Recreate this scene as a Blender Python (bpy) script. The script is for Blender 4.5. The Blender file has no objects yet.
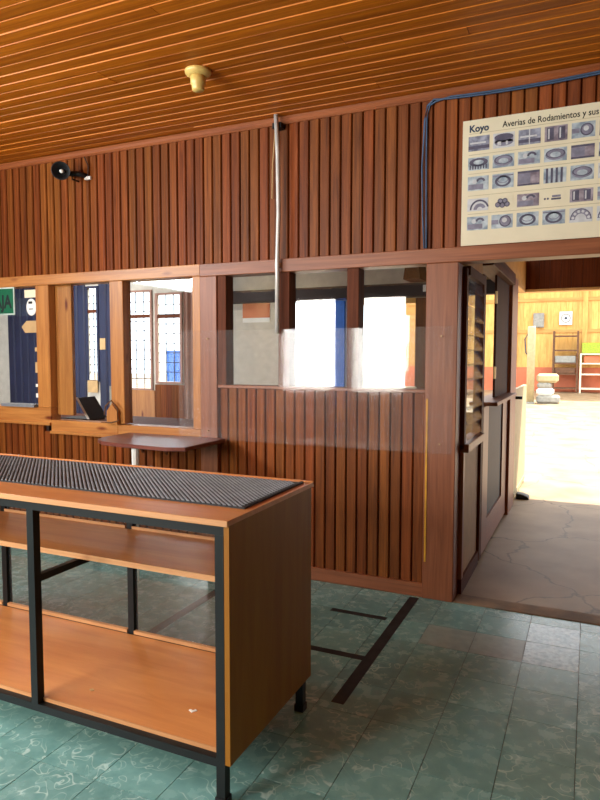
import bpy, math, random
from mathutils import Vector, Matrix
random.seed(7)
PI = math.pi
scene = bpy.context.scene
C = scene.collection

# ------------------------------------------------------------------ camera
F_PX, YAW, PITCH, ROLL = 640.56, 0.42478, 0.0694, 0.00151
cd = bpy.data.cameras.new('camera'); cam = bpy.data.objects.new('camera', cd); C.objects.link(cam)
cd.sensor_fit = 'VERTICAL'; cd.sensor_height = 24.0; cd.lens = F_PX / 800 * 24.0
cd.clip_start = 0.05; cd.clip_end = 300
fw = Vector((-math.sin(YAW)*math.cos(PITCH), math.cos(YAW)*math.cos(PITCH), -math.sin(PITCH)))
rt = Vector((math.cos(YAW), math.sin(YAW), 0)); up = rt.cross(fw)
r2 = rt*math.cos(ROLL) + up*math.sin(ROLL); u2 = -rt*math.sin(ROLL) + up*math.cos(ROLL)
M = Matrix((r2, u2, -fw)).transposed().to_4x4(); M.translation = Vector((0, -4.0157, 1.55))
cam.matrix_world = M
scene.camera = cam

# ------------------------------------------------------------------ sky, sun, daylight, added fill
w = bpy.data.worlds.new('sky'); scene.world = w; w.use_nodes = True
bgn = w.node_tree.nodes['Background']; bgn.inputs[0].default_value = (0.86, 0.93, 1.0, 1); bgn.inputs[1].default_value = 3.0
def light(name, kind, loc, target, energy, color, size=1, size_y=None):
    ld = bpy.data.lights.new(name, kind); o = bpy.data.objects.new(name, ld); C.objects.link(o)
    ld.energy = energy; ld.color = color; o.location = loc
    o.rotation_euler = (Vector(target) - Vector(loc)).to_track_quat('-Z', 'Y').to_euler()
    if kind == 'AREA':
        ld.shape = 'RECTANGLE'; ld.size = size; ld.size_y = size_y or size
    if kind == 'SUN': ld.angle = math.radians(1.0)
    return o
light('sun', 'SUN', (10, 20, 30), (10-0.38*30, 20-0.50*30, 0), 11.0, (1.0, 0.93, 0.80))
# daylight entering by the open shop front behind the camera, at its left
light('shop_window_daylight', 'AREA', (-4.175, -5.58, 1.73), (-4.175, 0, 1.73), 85, (1.0, 0.96, 0.90), 0.85, 1.44)
light('shop_door_daylight', 'AREA', (-2.99, -5.58, 1.73), (-2.99, 0, 1.73), 75, (1.0, 0.95, 0.85), 0.78, 1.44)
# added fill light, set in a made-up high opening of the left wall
light('left_wall_fill', 'AREA', (-5.58, -3.9, 2.77), (0, -3.9, 2.3), 170, (0.78, 0.94, 1.0), 2.4, 0.5)

vs = scene.view_settings
vs.view_transform = 'Standard'; vs.look = 'None'; vs.gamma = 1.0; vs.use_curve_mapping = False
vs.exposure = 0.55

# ------------------------------------------------------------------ materials
def srgb(r, g, b):
    f = lambda c: (c/255/12.92) if c/255 <= 0.04045 else ((c/255+0.055)/1.055)**2.4
    return (f(r), f(g), f(b), 1)
def newmat(name):
    m = bpy.data.materials.new(name); m.use_nodes = True
    nt = m.node_tree; return m, nt, nt.nodes['Principled BSDF']
def ramp(nt, stops):
    n = nt.nodes.new('ShaderNodeValToRGB'); e = n.color_ramp.elements
    e[0].position, e[0].color = stops[0]; e[1].position, e[1].color = stops[-1]
    for p, c in stops[1:-1]:
        x = e.new(p); x.color = c
    return n
def coords(nt, scale, rnd=True):
    tc = nt.nodes.new('ShaderNodeTexCoord'); v = tc.outputs['Object']
    oi = nt.nodes.new('ShaderNodeObjectInfo')
    if rnd:
        sc = nt.nodes.new('ShaderNodeVectorMath'); sc.operation = 'SCALE'; sc.inputs[0].default_value = (37, 53, 71)
        nt.links.new(oi.outputs['Random'], sc.inputs['Scale'])
        ad = nt.nodes.new('ShaderNodeVectorMath'); ad.operation = 'ADD'
        nt.links.new(v, ad.inputs[0]); nt.links.new(sc.outputs[0], ad.inputs[1]); v = ad.outputs[0]
    mp = nt.nodes.new('ShaderNodeVectorMath'); mp.operation = 'MULTIPLY'; mp.inputs[1].default_value = scale
    nt.links.new(v, mp.inputs[0])
    return mp.outputs[0], oi
def wood(name, light_c, dark_c, axis='Z', rough=0.42, var=0.2, fine=38, bump=0.05, spec=0.4, knots=False, hue=0.0):
    m, nt, b = newmat(name)
    s = {'X': (1.6, fine, fine), 'Y': (fine, 1.6, fine), 'Z': (fine, fine, 1.6)}[axis]
    v, oi = coords(nt, s)
    n = nt.nodes.new('ShaderNodeTexNoise'); n.inputs['Scale'].default_value = 1; n.inputs['Detail'].default_value = 6
    n.inputs['Roughness'].default_value = 0.62; n.inputs['Distortion'].default_value = 0.6
    nt.links.new(v, n.inputs['Vector'])
    r = ramp(nt, [(0.3, srgb(*dark_c)), (0.68, srgb(*light_c))]); nt.links.new(n.outputs['Fac'], r.inputs[0])
    col = r.outputs[0]
    if knots:
        v2, _ = coords(nt, {'X': (2.2, 7, 7), 'Y': (7, 2.2, 7), 'Z': (7, 7, 2.2)}[axis])
        vo = nt.nodes.new('ShaderNodeTexVoronoi'); vo.inputs['Scale'].default_value = 1; nt.links.new(v2, vo.inputs['Vector'])
        kr = ramp(nt, [(0.05, (1, 1, 1, 1)), (0.16, (0, 0, 0, 1))]); nt.links.new(vo.outputs['Distance'], kr.inputs[0])
        mx = nt.nodes.new('ShaderNodeMixRGB'); mx.blend_type = 'MULTIPLY'; mx.inputs[2].default_value = srgb(150, 95, 60)
        nt.links.new(kr.outputs[0], mx.inputs[0]); nt.links.new(col, mx.inputs[1]); col = mx.outputs[0]
    h = nt.nodes.new('ShaderNodeHueSaturation')
    mr = nt.nodes.new('ShaderNodeMapRange'); mr.inputs[3].default_value = 1-var; mr.inputs[4].default_value = 1+var
    nt.links.new(oi.outputs['Random'], mr.inputs[0]); nt.links.new(mr.outputs[0], h.inputs['Value'])
    if hue:
        m7 = nt.nodes.new('ShaderNodeMath'); m7.operation = 'MULTIPLY'; m7.inputs[1].default_value = 7.31; nt.links.new(oi.outputs['Random'], m7.inputs[0])
        fr_ = nt.nodes.new('ShaderNodeMath'); fr_.operation = 'FRACT'; nt.links.new(m7.outputs[0], fr_.inputs[0])
        mh = nt.nodes.new('ShaderNodeMapRange'); mh.inputs[3].default_value = 0.5-hue; mh.inputs[4].default_value = 0.5+hue
        nt.links.new(fr_.outputs[0], mh.inputs[0]); nt.links.new(mh.outputs[0], h.inputs['Hue'])
    nt.links.new(col, h.inputs['Color']); nt.links.new(h.outputs[0], b.inputs['Base Color'])
    b.inputs['Roughness'].default_value = rough; b.inputs['Specular IOR Level'].default_value = spec
    if bump:
        bp = nt.nodes.new('ShaderNodeBump'); bp.inputs['Strength'].default_value = bump; bp.inputs['Distance'].default_value = 0.01
        nt.links.new(n.outputs['Fac'], bp.inputs['Height']); nt.links.new(bp.outputs[0], b.inputs['Normal'])
    return m
def plain(name, c, rough=0.5, metal=0.0, noise=0.08, nscale=12, spec=0.4, c2=None):
    m, nt, b = newmat(name)
    v, oi = coords(nt, (nscale,)*3)
    n = nt.nodes.new('ShaderNodeTexNoise'); n.inputs['Scale'].default_value = 1; n.inputs['Detail'].default_value = 4
    nt.links.new(v, n.inputs['Vector'])
    lo = c2 or tuple(max(0, x*(1-noise*1.5)) for x in c)
    r = ramp(nt, [(0.35, srgb(*lo)), (0.65, srgb(*c))]); nt.links.new(n.outputs['Fac'], r.inputs[0])
    nt.links.new(r.outputs[0], b.inputs['Base Color'])
    b.inputs['Roughness'].default_value = rough; b.inputs['Metallic'].default_value = metal
    b.inputs['Specular IOR Level'].default_value = spec
    return m
def glass(name, tint=(1, 1, 1), haze=0.0, gloss=1.0, rough=0.02, haze_c=(0.9, 0.9, 0.9)):
    m = bpy.data.materials.new(name); m.use_nodes = True; nt = m.node_tree
    for n in list(nt.nodes): nt.nodes.remove(n)
    out = nt.nodes.new('ShaderNodeOutputMaterial'); tr = nt.nodes.new('ShaderNodeBsdfTransparent'); tr.inputs[0].default_value = (*tint, 1)
    gl = nt.nodes.new('ShaderNodeBsdfGlossy'); gl.inputs['Roughness'].default_value = rough
    lwt = nt.nodes.new('ShaderNodeLayerWeight'); lwt.inputs[0].default_value = 0.5      # facing = 1 - cos, same on both faces
    pw = nt.nodes.new('ShaderNodeMath'); pw.operation = 'POWER'; pw.inputs[1].default_value = 5
    nt.links.new(lwt.outputs['Facing'], pw.inputs[0])
    mu = nt.nodes.new('ShaderNodeMath'); mu.operation = 'MULTIPLY_ADD'; mu.inputs[1].default_value = 0.96*gloss; mu.inputs[2].default_value = 0.04*gloss
    nt.links.new(pw.outputs[0], mu.inputs[0])
    last = tr.outputs[0]
    if haze:
        df = nt.nodes.new('ShaderNodeBsdfDiffuse'); df.inputs[0].default_value = (*haze_c, 1)
        tl = nt.nodes.new('ShaderNodeBsdfTranslucent'); tl.inputs[0].default_value = (*haze_c, 1)
        m0 = nt.nodes.new('ShaderNodeMixShader'); m0.inputs[0].default_value = 0.35
        nt.links.new(df.outputs[0], m0.inputs[1]); nt.links.new(tl.outputs[0], m0.inputs[2])
        v, _ = coords(nt, (3, 3, 3), False)
        nz = nt.nodes.new('ShaderNodeTexNoise'); nz.inputs['Scale'].default_value = 1; nt.links.new(v, nz.inputs['Vector'])
        mr = nt.nodes.new('ShaderNodeMapRange'); mr.inputs[1].default_value = 0.3; mr.inputs[2].default_value = 0.7
        mr.inputs[3].default_value = haze*0.7; mr.inputs[4].default_value = haze*1.3
        nt.links.new(nz.outputs['Fac'], mr.inputs[0])
        m1 = nt.nodes.new('ShaderNodeMixShader'); nt.links.new(mr.outputs[0], m1.inputs[0])
        nt.links.new(last, m1.inputs[1]); nt.links.new(m0.outputs[0], m1.inputs[2]); last = m1.outputs[0]
    m2 = nt.nodes.new('ShaderNodeMixShader')
    nt.links.new(mu.outputs[0], m2.inputs[0]); nt.links.new(last, m2.inputs[1]); nt.links.new(gl.outputs[0], m2.inputs[2])
    nt.links.new(m2.outputs[0], out.inputs[0])
    return m
def tile_mat():
    m, nt, b = newmat('glazed_tile')
    v, oi = coords(nt, (1, 1, 1))
    n1 = nt.nodes.new('ShaderNodeTexNoise'); n1.inputs['Scale'].default_value = 11; n1.inputs['Detail'].default_value = 0.5; n1.inputs['Distortion'].default_value = 1.6
    nt.links.new(v, n1.inputs['Vector'])
    s = nt.nodes.new('ShaderNodeMath'); s.operation = 'SUBTRACT'; s.inputs[1].default_value = 0.5; nt.links.new(n1.outputs['Fac'], s.inputs[0])
    a = nt.nodes.new('ShaderNodeMath'); a.operation = 'ABSOLUTE'; nt.links.new(s.outputs[0], a.inputs[0])
    r = ramp(nt, [(0.006, (1, 1, 1, 1)), (0.028, (0, 0, 0, 1))]); nt.links.new(a.outputs[0], r.inputs[0])
    n2 = nt.nodes.new('ShaderNodeTexNoise'); n2.inputs['Scale'].default_value = 7; n2.inputs['Detail'].default_value = 1
    nt.links.new(v, n2.inputs['Vector'])
    r2_ = ramp(nt, [(0.42, (0, 0, 0, 1)), (0.58, (1, 1, 1, 1))]); nt.links.new(n2.outputs['Fac'], r2_.inputs[0])
    mk = nt.nodes.new('ShaderNodeMath'); mk.operation = 'MULTIPLY'
    nt.links.new(r.outputs[0], mk.inputs[0]); nt.links.new(r2_.outputs[0], mk.inputs[1])
    n3 = nt.nodes.new('ShaderNodeTexNoise'); n3.inputs['Scale'].default_value = 16; n3.inputs['Detail'].default_value = 5
    nt.links.new(v, n3.inputs['Vector'])
    base = ramp(nt, [(0.3, srgb(104, 152, 148)), (0.7, srgb(128, 174, 170))]); nt.links.new(n3.outputs['Fac'], base.inputs[0])
    h = nt.nodes.new('ShaderNodeHueSaturation'); mr = nt.nodes.new('ShaderNodeMapRange'); mr.inputs[3].default_value = 0.86; mr.inputs[4].default_value = 1.12
    nt.links.new(oi.outputs['Random'], mr.inputs[0]); nt.links.new(mr.outputs[0], h.inputs['Value']); nt.links.new(base.outputs[0], h.inputs['Color'])
    mx = nt.nodes.new('ShaderNodeMixRGB'); mx.inputs[2].default_value = srgb(202, 228, 222)
    sc = nt.nodes.new('ShaderNodeMath'); sc.operation = 'MULTIPLY'; sc.inputs[1].default_value = 0.6; nt.links.new(mk.outputs[0], sc.inputs[0])
    nt.links.new(sc.outputs[0], mx.inputs[0]); nt.links.new(h.outputs[0], mx.inputs[1])
    nt.links.new(mx.outputs[0], b.inputs['Base Color'])
    rr = nt.nodes.new('ShaderNodeMapRange'); rr.inputs[3].default_value = 0.16; rr.inputs[4].default_value = 0.36
    nt.links.new(n3.outputs['Fac'], rr.inputs[0]); nt.links.new(rr.outputs[0], b.inputs['Roughness'])
    bp = nt.nodes.new('ShaderNodeBump'); bp.inputs['Strength'].default_value = 0.06; bp.inputs['Distance'].default_value = 0.01
    nt.links.new(n3.outputs['Fac'], bp.inputs['Height']); nt.links.new(bp.outputs[0], b.inputs['Normal'])
    return m
def concrete(name, c1, c2, cracks=True):
    m, nt, b = newmat(name)
    v, oi = coords(nt, (1, 1, 1), False)
    n = nt.nodes.new('ShaderNodeTexNoise'); n.inputs['Scale'].default_value = 2.2; n.inputs['Detail'].default_value = 9; nt.links.new(v, n.inputs['Vector'])
    r = ramp(nt, [(0.32, srgb(*c2)), (0.68, srgb(*c1))]); nt.links.new(n.outputs['Fac'], r.inputs[0]); col = r.outputs[0]
    if cracks:
        ad = nt.nodes.new('ShaderNodeMixRGB'); ad.blend_type = 'ADD'; ad.inputs[0].default_value = 0.5
        nt.links.new(v, ad.inputs[1]); nt.links.new(n.outputs['Color'], ad.inputs[2])
        vo = nt.nodes.new('ShaderNodeTexVoronoi'); vo.feature = 'DISTANCE_TO_EDGE'; vo.inputs['Scale'].default_value = 0.9; nt.links.new(ad.outputs[0], vo.inputs['Vector'])
        kr = ramp(nt, [(0.0, (1, 1, 1, 1)), (0.012, (0, 0, 0, 1))]); nt.links.new(vo.outputs['Distance'], kr.inputs[0])
        mx = nt.nodes.new('ShaderNodeMixRGB'); mx.inputs[2].default_value = srgb(45, 36, 28)
        k2 = nt.nodes.new('ShaderNodeMath'); k2.operation = 'MULTIPLY'; k2.inputs[1].default_value = 0.7; nt.links.new(kr.outputs[0], k2.inputs[0])
        nt.links.new(k2.outputs[0], mx.inputs[0]); nt.links.new(col, mx.inputs[1]); col = mx.outputs[0]
    nt.links.new(col, b.inputs['Base Color']); b.inputs['Roughness'].default_value = 0.5; b.inputs['Specular IOR Level'].default_value = 0.35
    return m

MAT = {
 'wall_plank': wood('wall_plank', (138, 74, 30), (84, 40, 14), 'Z', 0.5, 0.2, 42, spec=0.15, hue=0.006),
 'ceil_plank': wood('ceil_plank', (210, 120, 24), (162, 80, 9), 'X', 0.45, 0.14, 36, spec=0.2),
 'dark_wood': plain('dark_wood', (46, 24, 14), 0.6),
 'cornice': wood('cornice', (158, 88, 46), (124, 62, 30), 'X', 0.4, 0.05),
 'red_frame_h': wood('red_frame_h', (152, 90, 56), (118, 64, 36), 'X', 0.42, 0.05),
 'red_frame_v': wood('red_frame_v', (152, 90, 56), (116, 62, 34), 'Z', 0.42, 0.06),
 'brown_frame_v': wood('brown_frame_v', (104, 56, 34), (72, 36, 22), 'Z', 0.55, 0.08, spec=0.08),
 'brown_frame_h': wood('brown_frame_h', (104, 56, 34), (72, 36, 22), 'Y', 0.55, 0.08, spec=0.08),
 'leaf_wood': wood('leaf_wood', (76, 40, 26), (52, 26, 16), 'Z', 0.6, 0.05, spec=0.05),
 'pine_v': wood('pine_v', (188, 126, 62), (150, 90, 38), 'Z', 0.4, 0.06, 30, knots=True),
 'pine_h': wood('pine_h', (188, 126, 64), (150, 90, 40), 'X', 0.4, 0.06, 30, knots=True),
 'ply': wood('ply', (150, 100, 30), (134, 84, 22), 'Z', 0.5, 0.02, 14, bump=0.02, spec=0.2),
 'ply_h': wood('ply_h', (206, 138, 76), (184, 112, 56), 'X', 0.4, 0.03, 12, bump=0.02),
 'edge': wood('edge', (198, 146, 98), (172, 118, 72), 'X', 0.5, 0.03),
 'black_metal': plain('black_metal', (11, 16, 18), 0.45, 0.0, spec=0.25),
 'rubber': plain('rubber', (128, 130, 136), 0.55, 0, 0.1),
 'black_rubber': plain('black_rubber', (20, 20, 22), 0.6),
 'grout': plain('grout', (84, 92, 84), 0.8),
 'tape': plain('tape', (56, 53, 52), 0.7, 0, 0.15, spec=0.15),
 'tile': tile_mat(),
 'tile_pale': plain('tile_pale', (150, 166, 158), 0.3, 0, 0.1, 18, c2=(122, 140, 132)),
 'tile_worn_glint': plain('tile_worn_glint', (186, 204, 198), 0.2, 0, 0.1, 40, c2=(96, 126, 120)),  # worn speckle, whitened to paint in the highlight by the doorway
 'concrete': concrete('concrete', (162, 138, 106), (126, 102, 74)),
 'sill_stone': plain('sill_stone', (150, 122, 92), 0.7, 0, 0.2, 6),
 'plaster': plain('plaster', (206, 200, 188), 0.8, 0, 0.04),
 'tan': plain('tan', (196, 156, 100), 0.7, 0, 0.06),
 'taupe': plain('taupe', (132, 122, 108), 0.8, 0, 0.05),
 'cream_paint': plain('cream_paint', (176, 160, 120), 0.6, 0, 0.05),
 'cream': plain('cream', (226, 214, 180), 0.55, 0, 0.04),
 'tan_panel': plain('tan_panel', (168, 132, 84), 0.6, 0, 0.05),
 'navy': plain('navy', (20, 31, 66), 0.5, 0, 0.1, 3),
 'blue': plain('blue', (40, 110, 215), 0.5, 0, 0.06),
 'white': plain('white', (236, 234, 228), 0.5, 0, 0.02),
 'paper': plain('paper', (228, 216, 186), 0.6, 0, 0.02, 5),
 'kraft': plain('kraft', (196, 160, 112), 0.7, 0, 0.05),
 'steel': plain('steel', (216, 212, 206), 0.35, 0.2, 0.05),
 'iron': plain('iron', (70, 74, 84), 0.5, 0.3),
 'brass': plain('brass', (190, 160, 110), 0.4, 0.6),
 'cable': plain('cable', (70, 92, 122), 0.5),
 'green': plain('green', (0, 92, 60), 0.45, 0, 0.03),
 'ink': plain('ink', (16, 22, 24), 0.6),
 'ink_blue': plain('ink_blue', (52, 66, 88), 0.6),
 'sign_border': plain('sign_border', (190, 206, 196), 0.5),
 'ceramic': plain('ceramic', (226, 190, 110), 0.35, 0, 0.04),
 'table_top': wood('table_top', (124, 70, 58), (96, 50, 42), 'X', 0.35, 0.02),
 'yellow': plain('yellow', (214, 152, 40), 0.5),
 'far_plank': wood('far_plank', (226, 176, 96), (196, 140, 66), 'Z', 0.6, 0.08, 10, bump=0),
 'far_plank_h': wood('far_plank_h', (206, 152, 80), (180, 124, 58), 'X', 0.6, 0.06, 10, bump=0),
 'red_paint': plain('red_paint', (206, 110, 70), 0.6, 0, 0.08, 2),
 'rust': plain('rust', (112, 74, 46), 0.6, 0.2, 0.15),
 'grey_box': plain('grey_box', (150, 146, 134), 0.5),
 'curtain': plain('curtain', (168, 130, 116), 0.8, 0, 0.08, 3),
 'glass': glass('glass', (0.97, 0.98, 0.98), 0.0, 0.9),
 'glass_back': glass('glass_back', (0.84, 0.88, 0.88), 0.02, 1.3),
 'glass_louver': glass('glass_louver', (0.80, 0.86, 0.92), 0.12, 0.3, 0.15, (0.28, 0.40, 0.58)),
 'acrylic': glass('acrylic', (0.99, 0.99, 0.99), 0.032, 0.45, 0.07),
 'pic_a': plain('pic_a', (168, 170, 186), 0.5, 0, 0.1, 22, c2=(92, 94, 112)),
 'pic_b': plain('pic_b', (176, 164, 172), 0.5, 0, 0.1, 18, c2=(112, 98, 110)),
 'pic_c': plain('pic_c', (196, 204, 208), 0.5, 0, 0.1, 20, c2=(128, 142, 156)),
 'pic_dark': plain('pic_dark', (92, 88, 108), 0.5, 0, 0.1, 30),
 'pic_mid': plain('pic_mid', (138, 134, 152), 0.5, 0, 0.1, 30),
 'pic_light': plain('pic_light', (206, 206, 208), 0.5, 0, 0.05, 30),
 'poster_line': plain('poster_line', (196, 184, 150), 0.6),
 'leaf_green': plain('leaf_green', (90, 150, 50), 0.6, 0, 0.2, 40, c2=(190, 176, 40)),
}

# ------------------------------------------------------------------ mesh helpers
class MB:
    def __init__(s): s.v = []; s.f = []
    def box(s, x0, x1, y0, y1, z0, z1):
        b = len(s.v)
        s.v += [(x0,y0,z0),(x1,y0,z0),(x1,y1,z0),(x0,y1,z0),(x0,y0,z1),(x1,y0,z1),(x1,y1,z1),(x0,y1,z1)]
        s.f += [(b,b+3,b+2,b+1),(b+4,b+5,b+6,b+7),(b,b+1,b+5,b+4),(b+1,b+2,b+6,b+5),(b+2,b+3,b+7,b+6),(b+3,b,b+4,b+7)]
        return s
    def prism(s, pts, axis, a0, a1):
        """polygon pts (2D, counter-clockwise) extruded along axis between a0 and a1"""
        n = len(pts); b = len(s.v)
        for a in (a0, a1):
            for (p, q) in pts:
                s.v.append({'X': (a, p, q), 'Y': (p, a, q), 'Z': (p, q, a)}[axis])
        s.f.append(tuple(b+i for i in reversed(range(n)))); s.f.append(tuple(b+n+i for i in range(n)))
        for i in range(n):
            j = (i+1) % n; s.f.append((b+i, b+j, b+n+j, b+n+i))
        return s
    def tube(s, path, r, n=8):
        path = [Vector(p) for p in path]; rings = []
        for i, p in enumerate(path):
            t = (path[min(i+1, len(path)-1)] - path[max(i-1, 0)]).normalized()
            a = Vector((0, 0, 1)) if abs(t.z) < 0.9 else Vector((1, 0, 0))
            u = t.cross(a).normalized(); v = t.cross(u)
            rr = r[i] if isinstance(r, (list, tuple)) else r
            b = len(s.v); rings.append(b)
            for k in range(n):
                q = p + (u*math.cos(2*PI*k/n) + v*math.sin(2*PI*k/n))*rr; s.v.append(tuple(q))
        for a, b in zip(rings, rings[1:]):
            for k in range(n):
                s.f.append((a+k, a+(k+1) % n, b+(k+1) % n, b+k))
        s.f.append(tuple(rings[0]+k for k in reversed(range(n)))); s.f.append(tuple(rings[-1]+k for k in range(n)))
        return s
    def ring(s, cx, cz, ro, ri, y0, y1, a0=0, a1=2*PI, n=20, sx=1, sz=1):
        """flat ring (or arc) facing -Y"""
        b = len(s.v); full = abs(a1-a0-2*PI) < 1e-6; m = n if full else n+1
        for k in range(m):
            a = a0 + (a1-a0)*k/n
            for rr in (ro, ri):
                for y in (y0, y1): s.v.append((cx+math.cos(a)*rr*sx, y, cz+math.sin(a)*rr*sz))
        for k in range(n):
            i = b+4*k; j = b+4*((k+1) % m)
            s.f += [(i, i+2, j+2, j), (i+1, j+1, j+3, i+3), (i, j, j+1, i+1), (i+2, i+3, j+3, j+2)]
        return s
    def mesh(s, name, mat, smooth=False, bevel=0):
        me = bpy.data.meshes.new(name); me.from_pydata(s.v, [], s.f); me.validate(); me.update()
        import bmesh
        bm = bmesh.new(); bm.from_mesh(me)
        bmesh.ops.recalc_face_normals(bm, faces=bm.faces)
        if bevel:
            bmesh.ops.bevel(bm, geom=list(bm.edges), offset=bevel, segments=1, affect='EDGES')
        bm.to_mesh(me); bm.free()
        me.materials.append(MAT[mat] if isinstance(mat, str) else mat)
        if smooth:
            for p in me.polygons: p.use_smooth = True
        return me
    def build(s, name, mat, parent=None, smooth=False, bevel=0):
        return link(name, s.mesh(name, mat, smooth, bevel), parent)
def link(name, me, parent=None, loc=None):
    o = bpy.data.objects.new(name, me); C.objects.link(o)
    if parent is not None: o.parent = parent
    if loc is not None: o.location = loc
    return o
def B(*a): return MB().box(*a)
def part(name, mat, parent, *dims, bevel=0): return B(*dims).build(name, mat, parent, bevel=bevel)
def tag(o, label, cat, group=None, kind=None):
    o['label'] = label; o['category'] = cat
    if group: o['group'] = group
    if kind: o['kind'] = kind
    return o
def thing(name, label, cat, group=None, kind=None, loc=(0, 0, 0)):
    o = bpy.data.objects.new(name, None); C.objects.link(o); o.empty_display_size = 0.1; o.location = loc
    return tag(o, label, cat, group, kind)
def struct(o, label, cat): return tag(o, label, cat, kind='structure')
def lathe(prof, n=20):
    """profile [(r,z)] about Z"""
    m = MB(); rings = []
    for r, z in prof:
        rings.append(len(m.v))
        for k in range(n): m.v.append((r*math.cos(2*PI*k/n), r*math.sin(2*PI*k/n), z))
    for a, b in zip(rings, rings[1:]):
        for k in range(n): m.f.append((a+k, a+(k+1) % n, b+(k+1) % n, b+k))
    m.f.append(tuple(rings[0]+k for k in reversed(range(n)))); m.f.append(tuple(rings[-1]+k for k in range(n)))
    return m
def text(body, size_h, width, mat, parent, name, loc, bold=0.0, rot=(PI/2, 0, 0), depth=0.0006):
    """lettering as thin mesh in the XZ plane, left-bottom at loc, scaled to the given width and capital height"""
    cu = bpy.data.curves.new(name, 'FONT'); cu.body = body; cu.size = 1; cu.extrude = 0.0; cu.offset = bold; cu.resolution_u = 3
    t = bpy.data.objects.new(name, cu); C.objects.link(t)
    dg = bpy.context.evaluated_depsgraph_get(); me = bpy.data.meshes.new_from_object(t.evaluated_get(dg))
    bpy.data.objects.remove(t); bpy.data.curves.remove(cu)
    xs = [v.co.x for v in me.vertices]; ys = [v.co.y for v in me.vertices]
    x0, x1 = min(xs), max(xs); sx = width/(x1-x0); sy = size_h/0.72
    for v in me.vertices: v.co = ((v.co.x-x0)*sx, v.co.y*sy, 0)
    me.materials.clear(); me.materials.append(MAT[mat])
    o = link(name, me, parent, loc); o.rotation_euler = rot
    return o

# ================================================================== THE SETTING
XL, XR, YF = -5.6, 2.2, -5.6            # front room: left, right and front (behind camera) walls
ZC = 3.16
# ---- tiled floor
floor = struct(B(XL, XR, YF, -0.03, -0.12, -0.0025).build('floor', 'grout'), 'green glazed tile floor of the front room with dark joints', 'floor')
T = 0.2665
tile_me = B(0.0015, T-0.0015, 0.0015, T-0.0015, -0.0025, 0.0).mesh('tile', 'tile')
pale_me = tile_me.copy(); pale_me.materials[0] = MAT['tile_pale']; worn_glint_me = tile_me.copy(); worn_glint_me.materials[0] = MAT['tile_worn_glint']
def proj(x, y, z):
    d = Vector((x, y, z)) - M.translation
    zc = d.dot(fw)
    if zc < 0.2: return None
    return (300+F_PX*d.dot(r2)/zc, 400-F_PX*d.dot(u2)/zc, zc)
rest = MB(); seen = []
for i in range(-21, 9):
    for j in range(-22, 2):
        x, y = -0.006 + i*T, -0.1515 + (j-1)*T
        x0, x1, y0, y1 = max(x, XL), min(x+T, XR), max(y, YF), min(y+T, -0.03)
        if x1-x0 < 0.02 or y1-y0 < 0.02: continue
        q = proj(x+T/2, y+T/2, 0)
        vis = q and -45 < q[0] < 645 and q[1] < 850
        whole = (x1-x0 > T-1e-4) and (y1-y0 > T-1e-4)
        if vis: seen.append((q[2], x, y, x0, x1, y0, y1, whole))
        else: rest.box(x0+.0015, x1-.0015, y0+.0015, y1-.0015, -0.0025, 0)
for k, (d, x, y, x0, x1, y0, y1, whole) in enumerate(sorted(seen)):
    if k >= 300: rest.box(x0+.0015, x1-.0015, y0+.0015, y1-.0015, -0.0025, 0); continue
    hit = lambda px, py: x <= px < x+T and y <= py < y+T
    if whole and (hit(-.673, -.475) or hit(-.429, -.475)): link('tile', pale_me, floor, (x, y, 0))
    elif whole and (hit(-.19, -.50) or hit(-.15, -.28)): link('tile', worn_glint_me, floor, (x, y, 0))  # tiles whose pale colour carries the doorway highlight
    elif whole: link('tile', tile_me, floor, (x, y, 0))
    else: part('tile', 'tile', floor, x0+.0015, x1-.0015, y0+.0015, y1-.0015, -0.0025, 0)
ro = rest.build('floor_tiles', 'tile', floor); ro['kind'] = 'stuff'
# ---- workshop / yard floor
yard = struct(B(-45, 12, 0.12, 40, -0.12, 0.0).build('floor_workshop', 'concrete'), 'worn brown concrete floor beyond the doorway, sunlit at the back', 'floor')
struct(B(-0.745, XR, -0.03, 0.12, -0.12, 0.006).build('trim_1', 'sill_stone', bevel=0.004), 'worn concrete threshold strip across the doorway', 'threshold')
B(-5.6, -0.745, -0.03, 0.12, -0.12, -0.001).build('underfloor', 'sill_stone', floor)

# ---- ceiling of lapped boards, running along the back wall
ceil = struct(B(XL-.1, XR+.1, YF-.1, 0.10, ZC+0.02, ZC+0.30).build('ceiling', 'dark_wood'), 'varnished orange wooden board ceiling', 'ceiling')
PW = 0.088
def ceil_plank(x0, x1):
    m = MB(); p = [(0.001, ZC+0.001), (0.003, ZC-0.0055), (0.045, ZC-0.005), (PW-0.004, ZC-0.003), (PW-0.001, ZC+0.002), (PW-0.001, ZC+0.02), (0.001, ZC+0.02)]
    return m.prism(p, 'X', x0, x1).mesh('ceiling_board', 'ceil_plank')
cm = {}
for k in range(64):
    y = -0.012 - (k+1)*PW
    if y < YF: break
    cut = random.choice([None, -3.4, -2.6, -1.9, -1.2, -0.6, 0.2])
    segs = [(XL, XR)] if cut is None else [(XL, cut-.001), (cut+.001, XR)]
    for s in segs:
        if s not in cm: cm[s] = ceil_plank(*s)
        o = link('ceiling_board', cm[s], ceil, (0, y, random.uniform(-0.002, 0.002)))
        o.rotation_euler = (0, 0, random.uniform(-0.0004, 0.0004))

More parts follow.
